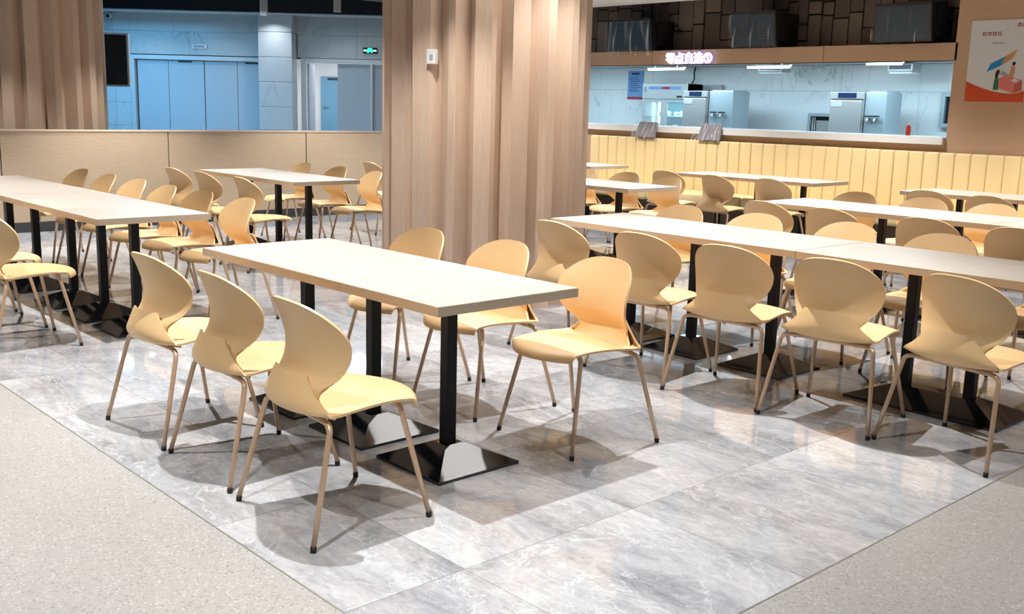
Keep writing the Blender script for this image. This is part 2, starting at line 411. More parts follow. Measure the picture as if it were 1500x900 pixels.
# ------------------------------------------------------------------ tables
top_cache = {}
def pedestal(t, x, y, w=0.42, post=((0, 0),), pw=0.026, d=0.42):
    hx, hy = w/2, d/2
    bm = bmesh.new()
    px0, px1 = min(p[0] for p in post)-0.045, max(p[0] for p in post)+0.045
    rings = [(-hx, hx, -hy, hy, 0.0), (-hx, hx, -hy, hy, 0.013), (-hx+0.012, hx-0.012, -hy+0.012, hy-0.012, 0.018), (px0, px1, -0.045, 0.045, 0.085)]
    rv = []
    for (a, b, c, e, z) in rings: rv.append([bm.verts.new(p) for p in ((a, c, z), (b, c, z), (b, e, z), (a, e, z))])
    bm.faces.new(rv[0][::-1]); bm.faces.new(rv[-1])
    for r0, r1 in zip(rv[:-1], rv[1:]):
        for k in range(4): bm.faces.new((r0[k], r0[(k+1) % 4], r1[(k+1) % 4], r1[k]))
    mesh_obj('base', bm_finish('base', bm, 'black_gloss'), t, (x, y, 0))
    for (qx, qy) in post:
        box('post', (-pw, pw, -pw, pw, 0.08, 0.700), 'black_metal', t, 0.004, 1, (x+qx, y+qy, 0))
    box('mounting_plate', (px0-0.06, px1+0.06, -0.15, 0.15, 0.698, 0.7115), 'black_metal', t, 0, 1, (x, y, 0))
def table(label, x0, x1, yc, peds, wid=0.71, group=None, twin=False):
    xc = (x0+x1)/2; L = x1-x0
    t = thing('dining_table', label, 'table', (xc, yc, 0), 0, group)
    box('tabletop', (-L/2+0.003, L/2-0.003, -wid/2+0.003, wid/2-0.003, 0.712, 0.750), 'table_laminate', t, 0.0015, 1)
    hw = wid/2
    e = boxes_mesh('edge_band', [(-L/2, L/2, -hw, -hw+0.0025, 0.7125, 0.7485), (-L/2, L/2, hw-0.0025, hw, 0.7125, 0.7485),
                                 (-L/2, -L/2+0.0025, -hw+0.0025, hw-0.0025, 0.7125, 0.7485), (L/2-0.0025, L/2, -hw+0.0025, hw-0.0025, 0.7125, 0.7485)], 'table_edge')
    mesh_obj('edge_band', e, t)
    if twin: pedestal(t, peds[0]-xc, 0, 0.80, ((-0.17, 0), (0.17, 0)))
    else:
        for px in peds: pedestal(t, px-xc, 0)
    return t
G = 'pale wood dining tables on black pedestals'
def three(x0): return [x0+0.36, x0+0.905, x0+1.455]
table('pale wood dining table on three black pedestals, in front of the fluted column', -4.63, -2.81, 2.59, [-4.265, -3.715, -3.185], group=G)
table('pale wood table at the left, near half of the long pair beside the partition', -7.835, -6.02, 2.615, [-7.46, -6.90, -6.36], group=G)
table('pale wood table at the left edge, far half of the long pair by the partition', -9.655, -7.838, 2.615, [-9.30, -8.80, -8.20], group=G)
table('long pale wood table at the right, left half of the nearest pair there', -4.77, -2.95, 5.07, [-4.36, -3.86, -3.29], group=G)
table('shorter pale wood table cut by the right edge, on one twin post base', -2.946, -1.73, 5.07, [-2.29], group=G, twin=True)
table('pale wood table left of the fluted column, closest to the partition seam', -9.89, -8.06, 5.11, [-9.49, -8.93, -8.38], group=G)
table('pale wood table mostly hidden behind the fluted column, farther half of its pair', -9.84, -8.02, 7.45, three(-9.84), group=G)
table('pale wood table emerging from behind the right side of the fluted column', -8.016, -6.2, 7.45, [-7.66, -7.1, -6.62], group=G)
table('pale wood table in the second row from the bench, left half of its pair', -4.86, -2.985, 7.50, [-4.50, -3.945, -3.35], group=G)
table('pale wood table in the second row from the bench, cut by the right edge', -2.981, -1.65, 7.50, [-2.6, -2.0], group=G)
table('pale wood table at the yellow bench, in the middle of its row', -7.68, -5.86, 9.95, [-7.3, -6.77, -6.18], group=G)
table('pale wood table at the yellow bench, at the right edge of the picture', -4.90, -3.08, 9.95, [-4.46, -3.95, -3.45], group=G)
table('pale wood table at the yellow bench, just right of the column', -10.7, -8.88, 9.80, [-10.3, -9.8, -9.25], group=G)

# ------------------------------------------------------------------ chairs
def make_chair(label, loc, rot):
    t = thing('dining_chair', label, 'chair', loc, rot, 'tan shell dining chairs')
    seat = cr([(0.296, 0.402, 0.200, -0.085, 0.000), (0.289, 0.420, 0.204, -0.080, -0.004), (0.268, 0.434, 0.207, -0.065, -0.008), (0.22, 0.443, 0.209, -0.03, -0.010),
               (0.13, 0.445, 0.211, -0.005, -0.006), (0.04, 0.441, 0.222, 0.0, 0.0), (-0.05, 0.433, 0.232, 0.0, 0.004), (-0.12, 0.424, 0.238, 0.01, 0.008),
               (-0.17, 0.419, 0.239, 0.03, 0.014), (-0.205, 0.426, 0.232, 0.055, 0.012), (-0.219, 0.448, 0.208, 0.065, 0.006), (-0.218, 0.475, 0.178, 0.058, 0.0),
               (-0.209, 0.505, 0.147, 0.045, 0.0), (-0.198, 0.532, 0.122, 0.032, 0.0), (-0.189, 0.553, 0.110, 0.026, -0.003)], 44)
    mesh_obj('seat', shell_mesh('seat', seat, 17, 0.009, 'chair_shell'), t)
    bk = cr([(0.412, -0.150, 0.205, 0.040), (0.430, -0.172, 0.192, 0.045), (0.455, -0.188, 0.168, 0.047), (0.480, -0.193, 0.154, 0.047), (0.505, -0.184, 0.166, 0.051), (0.53, -0.166, 0.186, 0.060),
             (0.555, -0.150, 0.203, 0.068), (0.60, -0.139, 0.220, 0.077), (0.65, -0.141, 0.226, 0.080), (0.70, -0.153, 0.226, 0.076), (0.75, -0.170, 0.226, 0.068), (0.80, -0.190, 0.226, 0.060)], 90)
    def grid(u, t):
        zt = 0.655 + 0.143*max(0.0, 1-abs(t)**2.6)**0.5
        z = 0.412 + u*(zt-0.412)
        y, hw, k = (np.interp(z, bk[:, 0], bk[:, q]) for q in (1, 2, 3))
        return (hw*t, y + k*t*t, z)
    nt = 25; tt = [math.sin(math.pi/2*(-1+2*j/(nt-1))) for j in range(nt)]
    P = np.array([[grid(i/27, tv_) for tv_ in tt] for i in range(28)])
    mesh_obj('backrest', shell_mesh('backrest', P, nt, 0.009, 'chair_shell'), t)
    for (fx, fy, tx, ty, zt) in ((0.280, -0.240, 0.228, -0.140, 0.404), (0.252, 0.240, 0.188, 0.150, 0.426)):
        for s in (-1, 1):
            F, T = Vector((s*fx, fy, 0.012)), Vector((s*tx, ty, zt+0.006))
            p = [F, F.lerp(T, 0.45), F.lerp(T, 0.90)]
            c = F.lerp(T, 0.90); e = Vector((s*(tx-0.045), ty, zt))
            kn = Vector((s*(tx+0.003), ty-(0.003 if fy < 0 else -0.003), zt))
            for q in (0.25, 0.5, 0.75, 1.0): p.append(c*(1-q)**2 + kn*2*q*(1-q) + e*q*q)
            p.append(Vector((s*(tx-0.09), ty, zt)))
            lg = mesh_obj('leg', tube_mesh('leg', p, [0.0092, 0.0100] + [0.0102]*(len(p)-2), 'chair_leg', 9), t)
            dirn = (T-F).normalized()
            mesh_obj('foot_cap', tube_mesh('foot_cap', [Vector((s*fx, fy, 0.0)), F+dirn*0.008], [0.0105, 0.0108], 'black_rubber', 9), lg)
        mesh_obj('crossbar', tube_mesh('crossbar', [(-tx+0.09, ty, zt), (tx-0.09, ty, zt)], 0.0095, 'chair_leg', 8, False), t)
    for s in (-1, 1):
        mesh_obj('side_rail', tube_mesh('side_rail', [(s*0.12, -0.14, 0.405), (s*0.115, 0.15, 0.426)], 0.007, 'chair_leg', 8), t)
    return t
PI = math.pi
rnd = random.Random(3)
chairs = []
def row(xs_, y, face, what, side, rots=None, jit=0.0, names=None):
    """xs_ from right to left; face +1 faces away from the camera side (+Y), -1 faces -Y"""
    for i, x in enumerate(xs_):
        yy = y[i] if isinstance(y, (list, tuple)) else y
        rz = (rots[i] if rots else rnd.uniform(-4, 4)) * PI/180 + (0 if face > 0 else PI)
        lab = names[i] if names and names[i] else f'tan chair {side} {what}, {ORD[i]} from right'
        chairs.append((lab, (x, yy, 0), rz))
S_, N_ = 'at near side of', 'at far side of'
row([-3.025, -3.677, -4.30], [1.938, 1.975, 1.97], 1, 'the table in front of the column', S_, [-2.9, -2.4, 1.5],
    names=['tan shell chair nearest the camera, its back to us, front chair of three in line', None, None])
row([-3.096, -3.77, -4.39], [3.258, 3.28, 3.25], -1, 'the table in front of the column', N_, [-4.4, -2.0, -1.0],
    names=['tan shell chair facing us alone at the right corner of the table before the column', None, None])
row([-6.35, -6.95, -7.56], 1.93, 1, 'the long left tables', S_, [-2, -1, 1])
row([-6.40, -7.05, -7.60, -8.27, -8.90, -9.60], [3.25, 3.27, 3.25, 3.30, 3.31, 3.34], -1, 'the long left tables', N_, [-3, 2, -2, 1, -1, 2])
row([-8.20, -8.98, -9.60], [4.49, 4.50, 4.50], 1, 'the table left of the column', S_, [-3, 0, 2])
row([-8.45, -9.16, -9.88], [5.74, 5.80, 5.82], -1, 'the table left of the column', N_, [-10, -3, -2])
row([-1.89, -2.52, -3.10, -3.675, -4.33], [4.49, 4.48, 4.45, 4.46, 4.46], 1, 'the nearest right-hand tables', S_, [-10, 5.3, 4.9, 2.0, -3.0])
row([-2.02, -2.66, -3.31, -3.93, -4.58], [5.70, 5.66, 5.74, 5.68, 5.70], -1, 'the nearest right-hand tables', N_, [-4, 3, -2, 2, -2])
row([-2.60, -3.23, -3.94, -4.53], [6.79, 6.84, 6.84, 6.90], 1, 'the second right-hand tables', S_, [2, 3, 0, -2])
row([-3.44, -4.03, -4.64], [8.15, 8.22, 8.20], -1, 'the second right-hand tables', N_, [-2, 1, 2])
row([-6.72, -7.36, -7.95], [8.16, 8.26, 8.24], -1, 'the table emerging behind the column', N_, [-6, 2, 3])
row([-7.55], 6.80, 1, '', S_, [-3], names=['tan chair mostly hidden behind the right edge of the fluted column'])
row([-9.82], 6.95, 1, 'the table hidden behind the column', S_, [-4],
    names=['tan shell chair seen from behind at the left edge of the column, far back'])
row([-3.88, -4.48], [9.34, 9.42], 1, 'the bench table at the right edge', S_, [0, 2])
row([-6.10, -6.72, -7.47], [9.32, 9.22, 9.30], 1, 'the middle bench table', S_, [-2, -6, 3])
proto = make_chair(*chairs[0])
for lab, loc, rz in chairs[1:]:
    dup(proto, loc, rz, lab)

# ------------------------------------------------------------------ bench
bn = thing('banquette_bench', 'long pale yellow bench with vertically channelled back under the counter', 'bench', (-10.25, 0, 0))
L = 8.85
ch = box_mesh('channel', (0.0015, 0.1685, 10.865, 10.965, 0.40, 1.092), 'bench_vinyl', 0.022, 4)
for p in ch.polygons: p.use_smooth = True
n = int(L/0.17)
for k in range(n): mesh_obj('channel', ch, bn, (k*0.17, 0, 0))
for k in range(6):
    me = box_mesh('seat_cushion', (0.004, L/6-0.004, 10.37, 10.87, 0.31, 0.455), 'bench_vinyl', 0.035, 4)
    for p in me.polygons: p.use_smooth = True
    mesh_obj('seat_cushion', me, bn, (k*L/6, 0, 0))
box('plinth', (0.02, L-0.02, 10.45, 10.96, 0.0, 0.32), 'bench_plinth', bn)
box('back_panel', (0.0, L, 10.955, 10.985, 0.0, 1.06), 'bench_vinyl', bn)

# ------------------------------------------------------------------ serving wall, fascia, cladding
wall_back = thing('wall_back', None, None); wall_back['kind'] = 'structure'
X0, X1 = -14.2, -5.157
for a, b in ((X0, -11.6), (-11.6, -9.4), (-9.4, -7.2), (-7.2, X1)):
    box('lower_panel', (a+0.003, b-0.003, 11.0, 11.03, 0.0, 1.165), 'brown_panel', wall_back, 0.002, 1)
box('lower_core', (X0, X1, 11.03, 11.12, 0.0, 1.165), 'cladding_gap', wall_back)
for a, b in ((X0, -9.3), (-9.3, -6.714), (-6.714, -5.125)):
    box('fascia_panel', (a+0.004, b-0.004, 11.0, 11.03, 2.055, 2.238), 'brown_panel', wall_back, 0.002, 1)
box('fascia_core', (X0, -5.125, 11.03, 11.055, 2.05, 2.232), 'brown_panel', wall_back)
box('fascia_lip', (X0, X1, 11.003, 11.03, 2.046, 2.055), 'cladding_gap', wall_back)
wall_r = thing('wall_right', None, None); wall_r['kind'] = 'structure'
for a, b in ((X1, -2.8), (-2.8, -0.4), (-0.4, 2.0), (2.0, 4.0)):
    box('panel', (a+(0.002 if a > X1 else 0), b-0.002, 11.0, 11.04, 0.0, 3.7), 'brown_panel', wall_r, 0.002, 1)
box('core', (X1, 4.0, 11.04, 11.20, 0.0, 3.7), 'brown_panel', wall_r)
counter = thing('counter', 'long pale stone serving counter at the kitchen opening', 'counter', (X0, 0, 0))
box('worktop', (0.05, X1-X0-0.004, 10.93, 11.62, 1.168, 1.25), 'counter_stone', counter, 0.006, 2)
box('support', (0.05, X1-X0-0.01, 11.13, 11.55, 0.0, 1.165), 'stainless_blue', counter)
# dark irregular cladding above the fascia
clad = thing('wall_upper', None, None); clad['kind'] = 'structure'
box('backing', (X0, -5.13, 11.42, 11.5, 2.229, 3.9), 'cladding_gap', clad)
x = X0
rr = random.Random(11)
while x < -5.2:
    wd = rr.choice([0.15, 0.18, 0.21, 0.26]); wd = min(wd, -5.13-x)
    z = 2.24 - rr.uniform(0, 0.3)
    while z < 3.8:
        hh = rr.choice([0.16, 0.32, 0.42, 0.5])
        dy = rr.uniform(0, 0.035)
        if z+hh < 2.28: z += hh; continue
        box('plank', (x+0.009, x+wd-0.009, 11.37+dy, 11.43, max(z, 2.229)+0.009, min(z+hh, 3.85)-0.009), 'dark_cladding', clad)
        z += hh
    x += wd
# ceiling over the serving zone, higher and dark
struct('ceiling', (-14.2, 4.0, 10.85, 11.5, 3.9, 4.0), 'ceiling_dark')
struct('wall_bulkhead', (-14.2, 4.0, 10.79, 10.85, CEIL, 3.95), 'ceiling_dark')

# ------------------------------------------------------------------ kitchen behind the counter
KY = 14.0
kw = thing('wall_kitchen', None, None); kw['kind'] = 'structure'
pw_ = 1.2
k = 0; x = -14.2
while x < -5.0:
    for z0, z1 in ((0.0, 0.9), (0.9, 1.8), (1.8, 2.18)):
        box('wall_tile', (x+0.0015, x+pw_-0.0015, KY, KY+0.03, z0+0.0015, z1-0.0015), 'kitchen_marble', kw)
    x += pw_
struct('wall_kitchen_side', (-5.06, -5.0, 11.2, KY, 0.0, 2.18), 'kitchen_marble')
struct('wall_kitchen_side', (-14.26, -14.2, 11.0, KY, 0.0, 3.9), 'kitchen_marble')
struct('ceiling', (-14.2, -5.0, 11.06, KY+0.1, 2.185, 2.228), 'white_wall')
for x in (-12.6, -10.2, -7.8, -6.0):
    area('kitchen_light', (x, 12.6, 2.17), 1.6, 36, (0.58, 0.84, 1.0), size_y=0.5)
# back counter
bc = thing('back_counter', 'low steel back counter holding the kitchen machines', 'counter', (-12.4, 0, 0))
box('top', (0, 6.9, 12.92, 13.98, 0.86, 0.90), 'stainless', bc, 0.004, 1)
for k in range(6): box('cabinet_front', (k*1.15+0.01, (k+1)*1.15-0.01, 12.96, 13.97, 0.0, 0.855), 'stainless_blue', bc)
# display fridge
fr = thing('display_fridge', 'two-door steel display fridge with lit glass doors', 'fridge', (-11.16, 13.62, 0))
FW, FZ = 0.455, 1.895
box('back', (-FW, FW, 0.31, 0.33, 0.92, FZ-0.02), 'fridge_inside', fr)
for s in (-1, 1): box('side', (s*FW-0.02, s*FW+0.02, -0.05, 0.33, 0.91, FZ), 'fridge_body', fr)
hd = box('head_panel', (-FW-0.02, FW+0.02, -0.06, 0.33, 1.645, FZ), 'fridge_body', fr, 0.006, 1)
box('display_strip', (-FW+0.12, FW-0.12, -0.066, -0.058, 1.80, 1.845), 'paper_blue', hd)
box('brand_strip', (-0.05, 0.12, -0.0665, -0.058, 1.805, 1.84), 'print_red', hd)
box('thermostat', (0.26, 0.37, -0.066, -0.058, 1.67, 1.70), 'print_black', hd)
box('switch_block', (-FW+0.02, -FW+0.07, -0.066, -0.058, 1.75, 1.84), 'print_grey', hd)
box('bottom', (-FW, FW, -0.05, 0.31, 0.905, 0.95), 'fridge_body', fr)
for z in (1.15, 1.36): box('shelf', (-FW+0.02, FW-0.02, 0.0, 0.30, z, z+0.012), 'lamp_tube' if False else 'white_plastic', fr)
for s in (-1, 1):
    xa, xb = (-FW-0.01, -0.012) if s < 0 else (0.012, FW+0.01)
    dr = mesh_obj('door', boxes_mesh('door', [(xa, xa+0.05, -0.062, -0.03, 0.95, 1.635), (xb-0.05, xb, -0.062, -0.03, 0.95, 1.635), (xa+0.05, xb-0.05, -0.062, -0.03, 1.59, 1.635), (xa+0.05, xb-0.05, -0.062, -0.03, 0.95, 1.0)], 'fridge_body'), fr)
    box('glass_pane', (xa+0.05, xb-0.05, -0.05, -0.045, 1.0, 1.59), 'clear_glass', dr)
for x in (-0.37, 0.28): box('light_tube', (x-0.02, x+0.02, 0.27, 0.29, 1.0, 1.6), 'fridge_tube', fr)
area('fridge_light', (-11.16, 13.7, 1.62), 0.7, 1.2, (0.6, 0.92, 1.0), size_y=0.15)
rr = random.Random(5)
for k, (x, z) in enumerate(((-0.2, 1.372), (-0.06, 1.372), (0.12, 1.372), (0.24, 1.372), (0.37, 1.372), (-0.28, 1.162), (0.1, 1.162), (0.3, 1.162))):
    o = mesh_obj('food_tub', lathe_mesh('food_tub', [(0.045, 0), (0.055, 0.05), (0.058, 0.052), (0.03, 0.085 if k % 2 else 0.07)], 'white_plastic', 12), None, (-11.16+x, 13.76, z))
    tag(o, f'{ORD[k if k < 5 else k-5]} white tub from the left on the {"upper" if z > 1.3 else "lower"} fridge shelf', 'tub', 'tubs in the display fridge')
def steamer(x0, x1, y, label, nm):
    t = thing('steam_cabinet', label, 'oven', ((x0+x1)/2, y, 0)); hw = (x1-x0)/2
    box('body', (-hw, hw, -0.02, 0.5, 0.90, 1.765), 'stainless', t, 0.006, 1)
    dr = box('door', (-hw+0.012, hw-0.012, -0.05, -0.021, 1.0, 1.655), 'stainless', t, 0.006, 2)
    box('name_plate', (-hw+0.03, -hw+0.19, -0.054, -0.0505, 1.57, 1.64), 'print_grey', dr)
    hp = box('control_panel', (-hw, hw, -0.045, -0.021, 1.675, 1.765), 'stainless', t, 0.004, 1)
    box('display', (-hw+0.12, hw-0.10, -0.05, -0.044, 1.687, 1.755), 'display_blue', hp, 0.002, 1)
    return t
def boiler(x0, x1, y, label):
    t = thing('water_boiler', label, 'boiler', ((x0+x1)/2, y, 0)); hw = (x1-x0)/2
    box('body', (-hw, hw, 0.0, 0.42, 0.90, 1.765), 'stainless_blue', t, 0.008, 2)
    box('lid', (-hw+0.03, hw-0.03, 0.03, 0.39, 1.764, 1.782), 'stainless_blue', t)
    for s in (-0.45, 0.25):
        tp = mesh_obj('tap', tube_mesh('tap', [(s*hw, 0.0, 1.42), (s*hw, -0.05, 1.42), (s*hw, -0.075, 1.40), (s*hw, -0.075, 1.36)], 0.013, 'stainless', 8), t)
        box('tap_handle', (s*hw-0.05, s*hw+0.05, -0.065, -0.02, 1.44, 1.462), 'print_black', tp, 0.004, 1)
    return t
steamer(-10.29, -9.835, 13.0, 'steel steam cabinet standing beside the display fridge', 'a')
boiler(-9.82, -9.385, 13.0, 'blue-grey water boiler with two taps, beside the display fridge group')
steamer(-7.75, -7.255, 13.0, 'steel steam cabinet at the middle right of the kitchen', 'b')
boiler(-7.245, -6.945, 13.0, 'narrower blue-grey water boiler with two taps, right of the lone steam cabinet')
t = thing('wall_bracket', 'steel corner bracket behind the fridge steam cabinet', 'bracket', (-10.4, 13.9, 0))
box('arm', (-0.2, 0.115, 0.0, 0.09, 1.80, 1.885), 'stainless', t); box('post', (0.09, 0.12, 0.0, 0.09, 0.9, 1.80), 'stainless', t)
# pass-through hatch and window frame
hs = thing('serving_hatch', 'low steel framed hatch left of the lone steam cabinet', 'hatch', (-8.36, 13.93, 0))
mesh_obj('frame', boxes_mesh('frame', [(-0.30, 0.28, -0.03, 0.06, 1.43, 1.475), (-0.30, -0.255, -0.03, 0.06, 0.9, 1.43), (0.235, 0.28, -0.03, 0.06, 0.9, 1.43)], 'stainless_blue'), hs)
box('opening', (-0.255, 0.235, 0.02, 0.06, 0.9, 1.43), 'dark_glass', hs)
box('tray', (-0.16, 0.15, -0.02, 0.018, 1.18, 1.37), 'stainless', hs, 0.004, 1)
for s in (-0.225, -0.19, 0.17, 0.205): mesh_obj('rail', tube_mesh('rail', [(s, -0.005, 0.95), (s, -0.005, 1.42)], 0.010, 'stainless', 8), hs)
wn = thing('window_1', None, None, (-6.46, 13.93, 0)); wn['kind'] = 'structure'
mesh_obj('window_frame', boxes_mesh('window_frame', [(-0.18, 0.42, -0.03, 0.06, 1.74, 1.79), (-0.18, 0.42, -0.03, 0.06, 1.33, 1.38), (-0.18, -0.12, -0.03, 0.06, 1.38, 1.74), (0.36, 0.42, -0.03, 0.06, 1.38, 1.74)], 'stainless_blue'), wn)
box('pane', (-0.12, 0.36, 0.02, 0.03, 1.38, 1.74), 'dark_glass', wn)
mesh_obj('mullion', boxes_mesh('mullion', [(-0.05, -0.03, 0.0, 0.02, 1.38, 1.74)], 'stainless', ), wn)
# bottle on counter
bt = thing('sauce_bottle', 'red sauce bottle with a white nozzle on the serving counter', 'bottle', (-5.74, 11.3, 1.25))
mesh_obj('body', lathe_mesh('body', [(0.026, 0), (0.028, 0.01), (0.028, 0.095), (0.018, 0.115)], 'bottle_red', 16), bt)
mesh_obj('nozzle', lathe_mesh('nozzle', [(0.016, 0.115), (0.014, 0.125), (0.004, 0.155)], 'white_plastic', 12), bt)
# notice
nt = thing('notice_sheet', 'blue notice sheet with a red foot on the kitchen wall', 'notice', (-12.17, 13.985, 0))
box('sheet', (-0.17, 0.17, 0, 0.01, 1.64, 2.12), 'paper_blue', nt)
box('red_band', (-0.17, 0.17, -0.004, 0.0, 1.64, 1.68), 'print_red', nt)
for k in range(9): box('text_line', (-0.13, 0.13-0.04*(k % 3), -0.003, 0.0, 1.74+0.032*k, 1.75+0.032*k), 'print_navy' if k else 'print_grey', nt)
box('heading', (-0.09, 0.09, -0.003, 0.0, 2.055, 2.09), 'print_navy', nt)
# hanging lamp tubes and extractor units
def strip_lamp(x0, x1, y, z, label):
    t = thing('strip_lamp', label, 'lamp', ((x0+x1)/2, y, z)); hw = (x1-x0)/2
    box('housing', (-hw, hw, -0.03, 0.03, 0.012, 0.03), 'white_plastic', t)
    mesh_obj('tube', tube_mesh('tube', [(-hw+0.01, 0, 0), (hw-0.01, 0, 0)], 0.013, 'lamp_tube', 10), t)
    for s in (-0.6, 0.6): mesh_obj('cord', tube_mesh('cord', [(s*hw, 0, 0.03), (s*hw, 0, 2.185-z)], 0.004, 'print_grey', 6), t)
strip_lamp(-10.55, -9.85, 12.4, 2.065, 'glowing strip lamp hanging under the lit sign')
strip_lamp(-8.75, -8.05, 12.4, 2.075, 'glowing strip lamp hanging at the middle of the kitchen opening')
strip_lamp(-6.95, -6.45, 12.4, 2.10, 'glowing strip lamp hanging at the right of the kitchen opening')
mesh_obj('cord', tube_mesh('power_cord', [(-10.85, 13.95, 2.17), (-10.86, 13.93, 2.08), (-10.84, 13.92, 1.98), (-10.87, 13.9, 1.9)], 0.012, 'print_black', 8), None)
o = bpy.data.objects['cord'] if 'cord' in bpy.data.objects else None
pc = [q for q in bpy.data.objects if q.data and getattr(q.data, 'name', '') == 'power_cord'][0]
pc.name = 'power_cord'; tag(pc, 'black power cord running up the wall from the fridge', 'cord')
def air_unit(x0, x1, y, z0, z1, label):
    t = thing('extractor_unit', label, 'air unit', ((x0+x1)/2, y, z0)); hw = (x1-x0)/2; hh = z1-z0
    box('casing', (-hw, hw, -0.12, 0.12, 0.03, hh), 'stainless', t, 0.01, 2)
    box('grille', (-hw+0.03, hw-0.03, -0.125, -0.119, 0.06, hh-0.02), 'screen_navy', t)
    box('outlet', (-hw+0.02, hw-0.02, -0.10, 0.10, 0.0, 0.031), 'white_plastic', t, 0.006, 1)
    box('mount', (-0.06, 0.06, 0.05, 0.12, hh, 2.185-z0), 'stainless', t)
air_unit(-9.25, -8.83, 13.5, 2.03, 2.14, 'wall-hung steel air unit left of centre in the kitchen')
air_unit(-7.18, -6.82, 13.5, 2.02, 2.16, 'wall-hung steel air unit at the right of the kitchen')

# wrapped payment screens on the counter edge
def film_sheet(name, rows, m='plastic_film'):
    n = len(rows[0]); v = [p for r in rows for p in r]; f = []
    for i in range(len(rows)-1):
        for j in range(n-1): f.append((i*n+j, i*n+j+1, (i+1)*n+j+1, (i+1)*n+j))
    me = to_mesh(name, v, f, m, True); return me
def drape(name, w_top, w_bot, z_top, z_bot, y_top, y_bot, parent, seed, amp=0.02):
    r = random.Random(seed); ph = [r.uniform(0, 6) for _ in range(4)]; rows = []
    for i in range(10):
        t = i/9; row_ = []
        for j in range(25):
            u = -1 + 2*j/24; x = u*(w_top*(1-t) + w_bot*t)
            fold = amp*(0.3+t)*(math.sin(9*u+ph[0]+2*t) + 0.6*math.sin(17*u+ph[1]) + 0.4*math.sin(5*t+ph[2]))
            z = z_top*(1-t) + z_bot*t + (0.4*amp*math.sin(11*u+ph[3]) if i == 9 else 0)
            row_.append((x, y_top*(1-t)+y_bot*t - abs(fold) - 0.012, z))
        rows.append(row_)
    return mesh_obj(name, film_sheet(name, rows), parent)
for x, lab in ((-9.22, 'grey payment screen wrapped in plastic, below the lit sign'), (-8.17, 'grey payment screen wrapped in plastic, farther right on the counter')):
    t = thing('payment_terminal', lab, 'screen', (x, 10.925, 0))
    v = [(-0.165, -0.10, 1.10), (0.165, -0.10, 1.10), (0.15, -0.03, 1.30), (-0.15, -0.03, 1.30)]
    v2 = [(a, b+0.03, c) for a, b, c in v]
    mesh_obj('screen', to_mesh('screen', v+v2, [(0, 1, 2, 3), (4, 7, 6, 5), (0, 4, 5, 1), (1, 5, 6, 2), (2, 6, 7, 3), (3, 7, 4, 0)], 'pos_grey'), t)
    box('stand', (-0.05, 0.05, -0.01, 0.12, 1.252, 1.285), 'pos_grey', t)
    drape('plastic_wrap', 0.17, 0.26, 1.315, 1.09, -0.035, -0.11, t, int(x*100), 0.035)

# menu displays above the fascia
def menu_display(x0, x1, zt, zb, label, seed, vents=False, long_wrap=False):
    t = thing('menu_display', label, 'display', ((x0+x1)/2, 10.88, 0)); hw = (x1-x0)/2
    tilt = 0.07
    v = [(-hw, tilt, zb), (hw, tilt, zb), (hw, 0, zt), (-hw, 0, zt)]; v2 = [(a, b+0.09, c) for a, b, c in v]
    sc_ = mesh_obj('screen_case', to_mesh('screen_case', v+v2, [(0, 1, 2, 3), (4, 7, 6, 5), (0, 4, 5, 1), (1, 5, 6, 2), (2, 6, 7, 3), (3, 7, 4, 0)], 'dark_housing'), t)
    g = 0.022; ins = lambda a, z: (a, tilt*(zt-z)/(zt-zb)-0.004, z)
    mesh_obj('screen', to_mesh('screen', [ins(-hw+g, zb+g), ins(hw-g, zb+g), ins(hw-g, zt-g*2), ins(-hw+g, zt-g*2)], [(0, 1, 2, 3)], 'screen_navy'), sc_)
    if vents:
        for cx_ in (-0.55, 0.45):
            for k in range(6):
                z = zb+0.09+k*0.035
                mesh_obj('vent_slot', to_mesh('vent_slot', [(cx_*hw-0.07, tilt*(zt-z)/(zt-zb)-0.007, z), (cx_*hw+0.07, tilt*(zt-z)/(zt-zb)-0.007, z), (cx_*hw+0.07, tilt*(zt-z-0.014)/(zt-zb)-0.007, z+0.014), (cx_*hw-0.07, tilt*(zt-z-0.014)/(zt-zb)-0.007, z+0.014)], [(0, 1, 2, 3)], 'print_black'), sc_)
    box('bracket_box', (-hw*0.75, hw+0.02, 0.165, 0.48, 2.315, zt-0.02), 'dark_housing', t)
    box('bracket_arm', (hw+0.02, hw+0.16, 0.40, 0.47, zt-0.16, zt-0.13), 'dark_housing', t)
    drape('plastic_wrap', hw*1.0, hw*(1.12 if long_wrap else 1.08), zt-0.03, zb-(0.07 if long_wrap else 0.0), -0.002, tilt-0.03, t, seed, 0.03)
menu_display(-10.03, -9.26, 2.655, 2.245, 'plastic-wrapped menu display at the left, its wrap hanging over the fascia', 4, False, True)
menu_display(-7.98, -7.33, 2.665, 2.245, 'plastic-wrapped menu display in the middle above the fascia, with vent slots', 9, True)
menu_display(-6.06, -5.40, 2.665, 2.255, 'plastic-wrapped menu display at the right above the fascia', 14)

